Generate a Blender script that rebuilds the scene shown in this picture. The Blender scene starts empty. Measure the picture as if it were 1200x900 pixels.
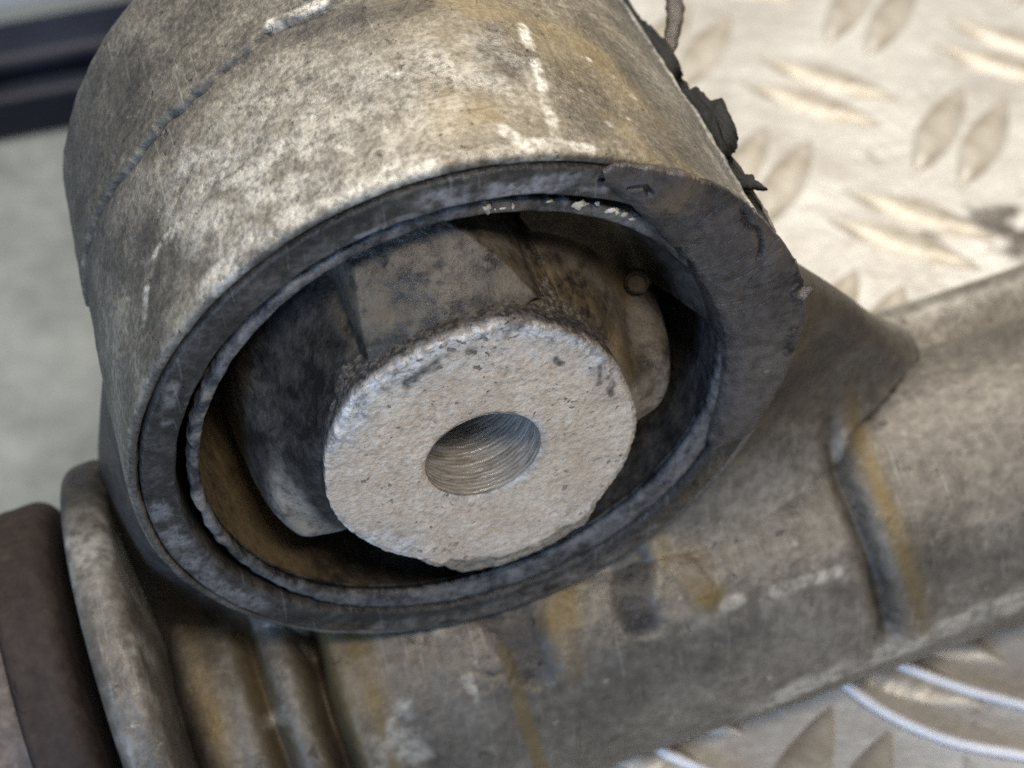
import bpy, math
import numpy as np
from math import radians, pi
from mathutils import Matrix, Vector

# 1 unit = 10 cm
scene = bpy.context.scene
col = scene.collection

# ------------------------------------------------------------------ camera
F_PX = 2168.13
Rm = np.array([[0.9554, -0.2953, 0.0], [0.2179, 0.7050, 0.6749], [0.1993, 0.6448, -0.7379]])
CAM = Vector((-0.3276, -1.2010, 1.4198))
cd = bpy.data.cameras.new("camera")
cam = bpy.data.objects.new("camera", cd)
col.objects.link(cam)
right, fwd = Vector(Rm[0]).normalized(), Vector(Rm[2]).normalized()
up = right.cross(fwd).normalized()
cam.matrix_world = Matrix(((right.x, up.x, -fwd.x, CAM.x), (right.y, up.y, -fwd.y, CAM.y),
                           (right.z, up.z, -fwd.z, CAM.z), (0, 0, 0, 1)))
cd.sensor_width = 36.0
cd.lens = 36.0 * F_PX / 1200.0
cd.clip_start, cd.clip_end = 0.01, 100.0
cd.dof.use_dof = True
cd.dof.focus_distance = 1.80
cd.dof.aperture_fstop = 2.8
scene.camera = cam
scene.cycles.use_denoising = False

# ------------------------------------------------------------------ world and lamps
world = bpy.data.worlds.new("World")
scene.world = world
world.use_nodes = True
bg = world.node_tree.nodes["Background"]
bg.inputs[0].default_value = (0.74, 0.85, 1.0, 1)
bg.inputs[1].default_value = 0.09

def area(name, loc, target, size, power, color):
    l = bpy.data.lights.new(name, 'AREA')
    l.shape = 'RECTANGLE'
    l.size, l.size_y = size
    l.energy = power
    l.color = color
    o = bpy.data.objects.new(name, l)
    col.objects.link(o)
    o.location = loc
    o.rotation_euler = (Vector(target) - Vector(loc)).to_track_quat('-Z', 'Y').to_euler()
    return o

area("workshop_lamp", (1.7, 2.6, 4.4), (0.4, 0.4, -0.3), (2.2, 1.2), 275, (1.0, 0.945, 0.85))
area("ceiling_lamp", (-0.9, 1.0, 4.6), (0.0, 0.1, 0.0), (1.0, 1.6), 72, (1.0, 0.97, 0.92))
area("front_fill_light", (0.3, -2.35, 4.15), (0.0, 0.0, -0.1), (1.2, 0.8), 150, (1.0, 0.90, 0.78))  # fill lamp added high in front to brighten sleeve face and cavity
area("window_light", (-2.7, -3.0, 0.9), (0.1, 0.0, -0.1), (0.9, 1.3), 98, (0.40, 0.63, 1.0))

vs = scene.view_settings
scene.display_settings.display_device = 'sRGB'
vs.view_transform = 'Standard'
vs.look = 'None'
vs.exposure = 0.0
vs.gamma = 1.0
vs.use_curve_mapping = False

# ------------------------------------------------------------------ noise in numpy
_rs = np.random.RandomState(7)
PERM = _rs.permutation(512)
GRD = _rs.normal(size=(512, 3))
GRD /= np.linalg.norm(GRD, axis=1)[:, None]

def perlin(p, freq, seed=0):
    q = np.asarray(p, dtype=np.float64).reshape(-1, 3) * freq + seed * 17.31
    i = np.floor(q).astype(np.int64)
    f = q - i
    w = f * f * f * (f * (f * 6 - 15) + 10)
    out = np.zeros(len(q))
    for dx in (0, 1):
        wx = w[:, 0] if dx else 1 - w[:, 0]
        for dy in (0, 1):
            wy = w[:, 1] if dy else 1 - w[:, 1]
            for dz in (0, 1):
                wz = w[:, 2] if dz else 1 - w[:, 2]
                h = PERM[(PERM[(PERM[(i[:, 0] + dx) & 511] + i[:, 1] + dy) & 511] + i[:, 2] + dz) & 511]
                g = GRD[h]
                d = g[:, 0] * (f[:, 0] - dx) + g[:, 1] * (f[:, 1] - dy) + g[:, 2] * (f[:, 2] - dz)
                out += wx * wy * wz * d
    return out.reshape(np.shape(p)[:-1]) * 1.5

def fbm(p, freq, octaves=4, seed=0, gain=0.5):
    a, s, t = 1.0, 0.0, 0.0
    for k in range(octaves):
        s = s + a * perlin(p, freq * 2 ** k, seed + k)
        t += a
        a *= gain
    return s / t

def sstep(a, b, x):
    t = np.clip((x - a) / (b - a), 0, 1)
    return t * t * (3 - 2 * t)

def table(th, pts, period=360.0):
    pts = sorted(pts)
    x = np.array([p[0] for p in pts], float)
    v = np.array([p[1] for p in pts], float)
    fine = np.linspace(0, period, 1441)[:-1] + x[0]
    y = np.interp(fine, np.append(x, x[0] + period), np.append(v, v[0]))
    k = np.hanning(25); k /= k.sum()
    y = np.convolve(np.concatenate([y[-12:], y, y[:12]]), k, 'valid')
    return np.interp((th - x[0]) % period, fine - x[0], y, period=period)

def stroke(a, b, pts, width):
    """distance mask of points (a,b) from a polyline on a surface, 1 at the line, 0 at width"""
    d = np.full(a.shape, 1e9)
    if len(pts) == 1:
        pts = [pts[0], pts[0]]
    for (x0, y0), (x1, y1) in zip(pts[:-1], pts[1:]):
        vx, vy = x1 - x0, y1 - y0
        L = vx * vx + vy * vy + 1e-12
        t = np.clip(((a - x0) * vx + (b - y0) * vy) / L, 0, 1)
        d = np.minimum(d, np.hypot(a - x0 - t * vx, b - y0 - t * vy))
    return 1 - sstep(width * 0.35, width, d)

# ------------------------------------------------------------------ object helpers
def to_mesh(name, V, faces, wear=None, smooth=True, sharp=None):
    m = bpy.data.meshes.new(name)
    V = np.asarray(V, np.float32)
    if isinstance(faces, np.ndarray):
        n, k = faces.shape
        m.vertices.add(len(V))
        m.vertices.foreach_set('co', V.ravel())
        m.loops.add(n * k)
        m.loops.foreach_set('vertex_index', faces.astype(np.int32).ravel())
        m.polygons.add(n)
        m.polygons.foreach_set('loop_start', np.arange(0, n * k, k, dtype=np.int32))
        m.update(calc_edges=True)
        m.validate()
    else:
        m.from_pydata([tuple(map(float, v)) for v in V], [], [tuple(f) for f in faces])
        m.update()
    if wear is not None:
        at = m.color_attributes.new('wear', 'FLOAT_COLOR', 'POINT')
        c = np.ones((len(V), 4), np.float32)
        c[:, :3] = np.clip(wear, 0, 1)
        at.data.foreach_set('color', c.ravel())
    m.polygons.foreach_set('use_smooth', np.full(len(m.polygons), smooth))
    return m

def grid_faces(n, m, cu=False, cv=False):
    i = np.arange(n if cu else n - 1)
    j = np.arange(m if cv else m - 1)
    I, J = np.meshgrid(i, j, indexing='ij')
    I2, J2 = (I + 1) % n, (J + 1) % m
    return np.stack([I * m + J, I2 * m + J, I2 * m + J2, I * m + J2], -1).reshape(-1, 4)

def world_of(o):
    v = Vector((0, 0, 0))
    while o is not None:
        v = v + o.location
        o = o.parent
    return v

def put(name, mesh, mat, parent=None, label=None, cat=None, kind=None, group=None, loc=(0, 0, 0)):
    """vertices are given in world coordinates; shift them into the parent's frame"""
    o = bpy.data.objects.new(name, mesh)
    col.objects.link(o)
    if parent is not None:
        off = world_of(parent)
        o.parent = parent
        mesh.transform(Matrix.Translation(-off))
    elif tuple(loc) != (0, 0, 0):
        mesh.transform(Matrix.Translation(-Vector(loc)))
        o.location = loc
    if mat is not None and not mesh.materials:
        mesh.materials.append(mat)
    for k, v in (('label', label), ('category', cat), ('kind', kind), ('group', group)):
        if v:
            o[k] = v
    return o

def empty(name, loc, label, cat, group=None):
    o = bpy.data.objects.new(name, None)
    o.empty_display_size = 0.1
    col.objects.link(o)
    o.location = loc
    o['label'] = label
    o['category'] = cat
    if group:
        o['group'] = group
    return o

def grid(name, P, mat, parent=None, cu=False, cv=False, wear=None, flip=False, **kw):
    n, m = P.shape[:2]
    F = grid_faces(n, m, cu, cv)
    if flip:
        F = F[:, ::-1].copy()
    w = None if wear is None else wear.reshape(-1, 3)
    return put(name, to_mesh(name, P.reshape(-1, 3), F, w), mat, parent, **kw)

# ------------------------------------------------------------------ materials
def lin(r, g, b):
    f = lambda c: ((c / 255 + 0.055) / 1.055) ** 2.4 if c > 10 else c / 255 / 12.92
    return (f(r), f(g), f(b), 1)

class NT:
    def __init__(self, name):
        self.m = bpy.data.materials.new(name)
        self.m.use_nodes = True
        self.t = self.m.node_tree
        self.b = self.t.nodes['Principled BSDF']
        self.tc = self.t.nodes.new('ShaderNodeTexCoord')
    def n(self, kind, **kw):
        nd = self.t.nodes.new(kind)
        for k, v in kw.items():
            setattr(nd, k, v)
        return nd
    def link(self, a, b):
        self.t.links.new(a, b)
    def noise(self, scale, detail=6, rough=0.6, dist=0.0, stretch=None):
        nd = self.n('ShaderNodeTexNoise')
        nd.inputs['Scale'].default_value = scale
        nd.inputs['Detail'].default_value = detail
        nd.inputs['Roughness'].default_value = rough
        nd.inputs['Distortion'].default_value = dist
        if stretch:
            mp = self.n('ShaderNodeMapping')
            mp.inputs['Scale'].default_value = stretch
            self.link(self.tc.outputs['Object'], mp.inputs['Vector'])
            self.link(mp.outputs[0], nd.inputs['Vector'])
        else:
            self.link(self.tc.outputs['Object'], nd.inputs['Vector'])
        return nd.outputs['Fac']
    def ramp(self, fac, stops, interp='LINEAR'):
        nd = self.n('ShaderNodeValToRGB')
        el = nd.color_ramp.elements
        nd.color_ramp.interpolation = interp
        while len(el) < len(stops):
            el.new(0.5)
        for e, (p, c) in zip(el, stops):
            e.position = p
            e.color = c if len(c) == 4 else (*c, 1)
        self.link(fac, nd.inputs['Fac'])
        return nd.outputs['Color']
    def mix(self, fac, a, b, mode='MIX'):
        nd = self.n('ShaderNodeMix', data_type='RGBA', blend_type=mode)
        for s, v in ((nd.inputs[0], fac), (nd.inputs[6], a), (nd.inputs[7], b)):
            if hasattr(v, 'is_output'):
                self.link(v, s)
            else:
                s.default_value = v
        return nd.outputs[2]
    def math(self, op, a, b=0.0):
        nd = self.n('ShaderNodeMath', operation=op)
        for s, v in ((nd.inputs[0], a), (nd.inputs[1], b)):
            if hasattr(v, 'is_output'):
                self.link(v, s)
            else:
                s.default_value = v
        return nd.outputs[0]
    def wear(self):
        at = self.n('ShaderNodeAttribute', attribute_name='wear')
        sp = self.n('ShaderNodeSeparateColor')
        self.link(at.outputs['Color'], sp.inputs[0])
        return sp.outputs[0], sp.outputs[1], sp.outputs[2]
    def bump(self, height, dist, strength=1.0, normal=None):
        nd = self.n('ShaderNodeBump')
        nd.inputs['Distance'].default_value = dist
        nd.inputs['Strength'].default_value = strength
        self.link(height, nd.inputs['Height'])
        if normal is not None:
            self.link(normal, nd.inputs['Normal'])
        return nd.outputs[0]
    def done(self, color, rough, bump=None, metal=0.0, spec=0.4):
        for key, v in (('Base Color', color), ('Roughness', rough), ('Metallic', metal), ('Specular IOR Level', spec)):
            if hasattr(v, 'is_output'):
                self.link(v, self.b.inputs[key])
            else:
                self.b.inputs[key].default_value = v
        if bump is not None:
            self.link(bump, self.b.inputs['Normal'])
        return self.m

W1 = (1, 1, 1, 1); K0 = (0, 0, 0, 1)

def cast_metal(name, dark, mid, light, fine=140, coarse=16, scuff_shine=(0.70, 0.67, 0.60, 1), grime_shade=(0.035, 0.033, 0.034, 1),
               stain=(0.26, 0.16, 0.05, 1), metal=0.3, rough=(0.36, 0.66), bumpd=0.003, spots=0.5, contrast=1.0, scratch=0.6):
    """weathered cast aluminium; wear.r = bare bright scuffs and painted highlights, wear.g = painted shade and dark grime, wear.b = ochre oil stain"""
    k = NT(name)
    f1 = k.noise(fine, 4, 0.6)
    f2 = k.noise(coarse, 9, 0.68, 0.35)
    f3 = k.noise(coarse * 0.3, 5, 0.6, 0.3)
    w = 0.11 / contrast
    s = k.math('ADD', k.math('MULTIPLY', f1, 0.34), k.math('ADD', k.math('MULTIPLY', f2, 0.36), k.math('MULTIPLY', f3, 0.3)))
    c = k.ramp(s, [(0.50 - w, dark), (0.50, mid), (0.50 + w, light)])
    v = k.noise(fine * 0.55, 3, 0.6, 0.4)
    pit = k.ramp(v, [(0.27, W1), (0.34, K0)])
    c = k.mix(k.math('MULTIPLY', pit, spots), c, grime_shade)
    sp = k.noise(fine * 0.8, 4, 0.7, 0.2)
    speck = k.ramp(sp, [(0.64, K0), (0.71, W1)])
    c = k.mix(k.math('MULTIPLY', speck, spots), c, scuff_shine)
    # hairline scratches in two directions
    for a, sx in ((0.6, 230), (-0.9, 180)):
        mp = k.n('ShaderNodeMapping')
        mp.inputs['Rotation'].default_value = (0.5, a, a * 0.7)
        mp.inputs['Scale'].default_value = (sx, 9, 16)
        k.link(k.tc.outputs['Object'], mp.inputs['Vector'])
        nz = k.n('ShaderNodeTexNoise')
        nz.inputs['Scale'].default_value = 1.0
        nz.inputs['Detail'].default_value = 2
        k.link(mp.outputs[0], nz.inputs['Vector'])
        scr = k.ramp(nz.outputs['Fac'], [(0.67, K0), (0.72, W1)])
        c = k.mix(k.math('MULTIPLY', scr, k.math('MULTIPLY', f3, scratch)), c, scuff_shine)
    r, g, b = k.wear()
    brk = k.ramp(f1, [(0.36, K0), (0.56, W1)])
    c = k.mix(k.math('MULTIPLY', b, k.ramp(f2, [(0.34, (.45, .45, .45, 1)), (0.58, (.95, .95, .95, 1))])), c, stain)
    c = k.mix(k.math('MULTIPLY', g, k.ramp(f2, [(0.30, W1), (0.75, (.6, .6, .6, 1))])), c, grime_shade)
    sc = k.math('MULTIPLY', r, k.mix(0.7, W1, brk))
    c = k.mix(sc, c, scuff_shine)
    h = k.math('ADD', k.math('MULTIPLY', f1, 0.6), k.math('ADD', f2, k.math('MULTIPLY', pit, -0.5)))
    ro = k.ramp(f2, [(0.3, (rough[0],) * 3), (0.7, (rough[1],) * 3)])
    return k.done(c, ro, k.bump(h, bumpd), metal, 0.4)

M_house = cast_metal('cast_aluminium_housing', (0.078, 0.072, 0.064, 1), (0.20, 0.181, 0.150, 1), (0.42, 0.388, 0.322, 1), coarse=15, bumpd=0.0045, scratch=0.35, stain=(0.30, 0.215, 0.085, 1), contrast=0.88)
M_arm = cast_metal('cast_aluminium_arm', (0.078, 0.070, 0.060, 1), (0.155, 0.139, 0.118, 1), (0.28, 0.256, 0.22, 1), fine=70, coarse=8,
                   bumpd=0.0035, grime_shade=(0.012, 0.013, 0.018, 1), stain=(0.17, 0.115, 0.036, 1), spots=0.3, scratch=0.25, contrast=0.85)
M_ring = cast_metal('dirty_steel_ring', (0.016, 0.015, 0.015, 1), (0.038, 0.036, 0.034, 1), (0.092, 0.088, 0.085, 1), fine=120, coarse=20,
                    scuff_shine=(0.33, 0.33, 0.35, 1), grime_shade=(0.012, 0.012, 0.014, 1), bumpd=0.004, metal=0.2, rough=(0.32, 0.6), spots=0.3, scratch=0.35)
M_rust = cast_metal('rusty_steel', (0.046, 0.037, 0.032, 1), (0.095, 0.077, 0.066, 1), (0.18, 0.15, 0.13, 1), fine=60, coarse=7,
                    stain=(0.28, 0.11, 0.045, 1), metal=0.1, spots=0.3, scratch=0.2)
M_band = cast_metal('dark_rubber_band', (0.018, 0.012, 0.010, 1), (0.035, 0.024, 0.020, 1), (0.062, 0.044, 0.036, 1), fine=60, coarse=9,
                    scuff_shine=(0.12, 0.1, 0.09, 1), metal=0.0, rough=(0.6, 0.9), spots=0.15, scratch=0.1)

def rubber(name, base, dust, dust2, fine=60, coarse=13, rough=(0.30, 0.62), bumpd=0.0035, amount=(0.43, 0.60)):
    """wear.r = pale dust and painted lip highlights, wear.g = clean black rubber and shade painted in the collar gap, wear.b = brown ochre dust"""
    k = NT(name)
    f1 = k.noise(fine, 6, 0.68)
    f2 = k.noise(coarse, 6, 0.65, 0.5)
    d = k.math('ADD', k.math('MULTIPLY', f1, 0.5), k.math('MULTIPLY', f2, 0.5))
    c = k.ramp(d, [(amount[0], base), (amount[1], dust)])
    r, g, b = k.wear()
    c = k.mix(k.math('MULTIPLY', b, k.ramp(d, [(0.35, (.35, .35, .35, 1)), (0.55, W1)])), c, dust2)
    c = k.mix(k.math('MULTIPLY', r, k.ramp(f1, [(0.36, (.25, .25, .25, 1)), (0.56, W1)])), c, (0.25, 0.22, 0.185, 1))
    c = k.mix(k.math('MULTIPLY', g, k.ramp(f1, [(0.40, W1), (0.62, (.25, .25, .25, 1))])), c, (0.010, 0.010, 0.011, 1))
    h = k.math('ADD', f1, f2)
    ro = k.ramp(f2, [(0.3, (rough[0],) * 3), (0.7, (rough[1],) * 3)])
    return k.done(c, ro, k.bump(h, bumpd), 0.0, 0.45)

M_rub = rubber('dusty_rubber', (0.016, 0.015, 0.015, 1), (0.072, 0.065, 0.057, 1), (0.155, 0.112, 0.060, 1))
M_lip = rubber('cracked_rubber_lip', (0.026, 0.026, 0.030, 1), (0.14, 0.142, 0.15, 1), (0.13, 0.085, 0.04, 1), fine=80, coarse=26, rough=(0.3, 0.6))  # bluish highlight tone mixed into the lip's pale colour
M_flap = rubber('torn_rubber', (0.028, 0.025, 0.026, 1), (0.082, 0.071, 0.068, 1), (0.15, 0.10, 0.05, 1), fine=70, coarse=12, rough=(0.20, 0.42), bumpd=0.0035)
M_black = rubber('black_rubber', (0.006, 0.006, 0.006, 1), (0.014, 0.013, 0.012, 1), (0.08, 0.06, 0.04, 1), rough=(0.6, 0.9))

def face_material():
    k = NT('corroded_steel_face')
    f1 = k.noise(150, 4, 0.62)
    f2 = k.noise(26, 8, 0.68, 0.5)
    s = k.math('ADD', k.math('MULTIPLY', f1, 0.6), k.math('MULTIPLY', f2, 0.4))
    c = k.ramp(s, [(0.36, (0.40, 0.315, 0.235, 1)), (0.47, (0.58, 0.475, 0.365, 1)), (0.60, (0.72, 0.635, 0.52, 1))])
    r, g, b = k.wear()
    grey = k.ramp(k.noise(70, 6, 0.75, 0.8), [(0.36, (0.20, 0.19, 0.185, 1)), (0.46, (0.47, 0.46, 0.45, 1)), (0.58, (0.76, 0.75, 0.73, 1))])
    c = k.mix(r, c, grey)
    pit = k.ramp(k.math('ADD', k.math('MULTIPLY', k.noise(110, 3, 0.6, 0.3), 0.7), k.math('MULTIPLY', k.noise(12, 3, 0.6), 0.3)), [(0.345, W1), (0.40, K0)])
    c = k.mix(k.math('MULTIPLY', pit, 0.8), c, (0.08, 0.065, 0.055, 1))
    c = k.mix(k.ramp(k.noise(9, 5, 0.6, 0.6), [(0.40, (.55, .55, .55, 1)), (0.60, K0)]), c, (0.47, 0.37, 0.28, 1))
    c = k.mix(k.math('MULTIPLY', b, k.ramp(f1, [(0.35, W1), (0.65, (.4, .4, .4, 1))])), c, (0.13, 0.105, 0.078, 1))
    c = k.mix(k.math('MULTIPLY', g, k.ramp(f1, [(0.42, W1), (0.66, (.7, .7, .7, 1))])), c, (0.035, 0.032, 0.032, 1))
    h = k.math('ADD', f1, k.math('ADD', k.math('MULTIPLY', f2, 0.5), k.math('MULTIPLY', pit, -0.7)))
    return k.done(c, 0.62, k.bump(h, 0.0035), k.math('MULTIPLY', r, 0.3), 0.4)
M_face = face_material()

def bore_material():
    k = NT('machined_bore')
    w = k.n('ShaderNodeTexWave', wave_type='BANDS', bands_direction='Y')
    w.inputs['Scale'].default_value = 60
    w.inputs['Distortion'].default_value = 2.5
    w.inputs['Detail'].default_value = 4
    w.inputs['Detail Scale'].default_value = 1.5
    k.link(k.tc.outputs['Object'], w.inputs['Vector'])
    f1 = k.noise(40, 5, 0.7, 0, (1, 6, 1))
    c = k.ramp(f1, [(0.35, (0.24, 0.205, 0.17, 1)), (0.65, (0.62, 0.59, 0.55, 1))])
    return k.done(c, k.ramp(f1, [(0.3, (0.36,) * 3), (0.7, (0.18,) * 3)]), k.bump(k.math('ADD', k.math('MULTIPLY', w.outputs['Fac'], 0.4), f1), 0.0012), 0.25, 0.6)
M_bore = bore_material()

def plate_material():
    k = NT('scuffed_aluminium_plate')
    f1 = k.noise(3.2, 7, 0.65, 0.6)
    f2 = k.noise(26, 5, 0.6)
    c = k.ramp(f1, [(0.32, (0.45, 0.42, 0.38, 1)), (0.55, (0.62, 0.60, 0.56, 1)), (0.75, (0.70, 0.69, 0.67, 1))])
    c = k.mix(k.ramp(f2, [(0.60, K0), (0.72, (.5, .5, .5, 1))]), c, (0.34, 0.29, 0.23, 1))
    c = k.mix(k.ramp(k.noise(4.5, 6, 0.62, 0.5), [(0.66, K0), (0.72, (.85, .85, .85, 1))]), c, (0.10, 0.085, 0.07, 1))
    for (px, py, rad_) in ((1.145, 0.775, 0.060), (1.165, 0.725, 0.055), (1.037, 0.807, 0.034), (1.0, 0.755, 0.034), (1.26, 0.80, 0.05)):
        vm = k.n('ShaderNodeVectorMath', operation='DISTANCE')
        k.link(k.tc.outputs['Object'], vm.inputs[0])
        vm.inputs[1].default_value = (px, py, -0.715)
        dd_ = k.math('ADD', k.math('DIVIDE', vm.outputs['Value'], rad_), k.math('MULTIPLY', k.math('SUBTRACT', k.noise(22, 5, 0.65), 0.5), 3.0))
        c = k.mix(k.ramp(dd_, [(0.45, (.9, .9, .9, 1)), (1.0, K0)]), c, (0.09, 0.075, 0.06, 1))
    return k.done(c, k.ramp(f2, [(0.3, (0.36,) * 3), (0.7, (0.55,) * 3)]), k.bump(k.math('ADD', f1, f2), 0.006), 0.2, 0.4)
M_plate = plate_material()

def tread_material():
    k = NT('worn_tread')
    f1 = k.noise(9, 6, 0.65, 0.4)
    c = k.ramp(f1, [(0.38, (0.42, 0.37, 0.295, 1)), (0.58, (0.60, 0.565, 0.495, 1))])
    return k.done(c, 0.42, k.bump(k.noise(30, 4), 0.005), 0.2, 0.4)
M_tread = tread_material()

def concrete_material():
    k = NT('grey_concrete')
    f1 = k.noise(1.6, 7, 0.65, 0.5)
    f2 = k.noise(9, 6, 0.7)
    c = k.ramp(k.math('ADD', k.math('MULTIPLY', f1, 0.6), k.math('MULTIPLY', f2, 0.4)),
               [(0.36, (0.18, 0.20, 0.19, 1)), (0.5, (0.30, 0.325, 0.315, 1)), (0.62, (0.42, 0.44, 0.43, 1))])
    return k.done(c, 0.85, k.bump(f2, 0.02))
M_conc = concrete_material()

def plain(name, c0, c1, scale, rough, metal=0.0, bumpd=0.004):
    k = NT(name)
    f = k.noise(scale, 5, 0.6)
    return k.done(k.ramp(f, [(0.35, c0), (0.65, c1)]), rough, k.bump(f, bumpd), metal)
M_navy = plain('black_navy_paint', (0.004, 0.006, 0.016, 1), (0.008, 0.012, 0.030, 1), 6, 0.5)
M_white = plain('daylit_pale_blue', (0.72, 0.80, 0.88, 1), (0.78, 0.85, 0.90, 1), 3, 0.6)  # daylight on the far floor put into this pale blue
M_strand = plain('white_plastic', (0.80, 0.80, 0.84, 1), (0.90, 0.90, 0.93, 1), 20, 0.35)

# ------------------------------------------------------------------ the setting
def box_mesh(name, lo, hi, bevel=0.0, seg=3):
    import bmesh
    bm = bmesh.new()
    bmesh.ops.create_cube(bm, size=1)
    for v in bm.verts:
        v.co = Vector([(lo[i] + hi[i]) / 2 + v.co[i] * (hi[i] - lo[i]) for i in range(3)])
    if bevel:
        bmesh.ops.bevel(bm, geom=bm.edges[:], offset=bevel, segments=seg, affect='EDGES', profile=0.5)
    m = bpy.data.meshes.new(name)
    bm.to_mesh(m)
    bm.free()
    if bevel:
        m.polygons.foreach_set('use_smooth', np.full(len(m.polygons), True))
    return m

Z_PLATE, Z_FLOOR = -0.715, -1.6
put('concrete_floor', box_mesh('concrete_floor', (-9, -7, Z_FLOOR - 0.1), (9, 9, Z_FLOOR)), M_conc, kind='structure')
plate = put('checker_plate', box_mesh('checker_plate', (0.06, -2.6, Z_PLATE - 0.06), (4.2, 4.4, Z_PLATE), 0.006), M_plate, kind='structure')
put('wall', box_mesh('wall', (-6, 3.0, Z_FLOOR), (0.02, 3.12, -0.6)), M_white, kind='structure')  # panel added behind the beam, stands in for a daylit strip of floor

def tread_mesh():
    L, Wd, H, n, m = 0.285, 0.076, 0.011, 21, 13
    s = np.linspace(-1, 1, n)[:, None]
    t = np.linspace(-1, 1, m)[None, :]
    half = Wd / 2 * (1 - np.abs(s) ** 1.9) + 0.0006
    x = s * L / 2 + 0 * t
    y = t * half
    z = H * (1 - np.abs(t) ** 2.2) * np.minimum(1, 2.4 * (1 - s * s)) - 0.001
    return to_mesh('tread', np.stack([x, y, z], -1).reshape(-1, 3), grid_faces(n, m))
tm = tread_mesh()
tm.materials.append(M_tread)
PITCH = 0.385
cnt = 0
for i in range(-4, 6):
    for j in range(-5, 6):
        for kind in (0, 1):
            cx, cy, ang = (1.19 + PITCH * i, 1.0 + PITCH * j, 46) if kind == 0 else (1.0 + PITCH * i, 1.19 + PITCH * j, -44)
            if not (0.22 < cx < 2.6 and -0.9 < cy < 2.9):
                continue
            a = radians(ang)
            for sgn in (-1, 1):
                o = bpy.data.objects.new('tread', tm)
                col.objects.link(o)
                o.parent = plate
                o.location = (cx - sgn * 0.041 * math.sin(a), cy + sgn * 0.041 * math.cos(a), Z_PLATE)
                o.rotation_euler = (0, 0, a)
                cnt += 1

bar_loc = (-1.4, 2.7, Z_FLOOR)
bar = empty('metal_beam', bar_loc, 'blurred black and navy beam lying on the grey floor behind the bushing', 'beam')
put('lower_flange', box_mesh('lower_flange', (-3.2, 2.60, Z_FLOOR + 0.001), (0.02, 2.90, Z_FLOOR + 0.13), 0.02), M_navy, bar)
put('upper_flange', box_mesh('upper_flange', (-3.2, 2.66, Z_FLOOR + 0.132), (0.02, 2.84, Z_FLOOR + 0.20), 0.03), M_navy, bar)

# ------------------------------------------------------------------ the control arm
root = empty('control_arm', (0.0, 0.1, Z_PLATE), 'worn aluminium suspension arm with a cracked rubber bushing in its round eye', 'suspension arm')

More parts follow.
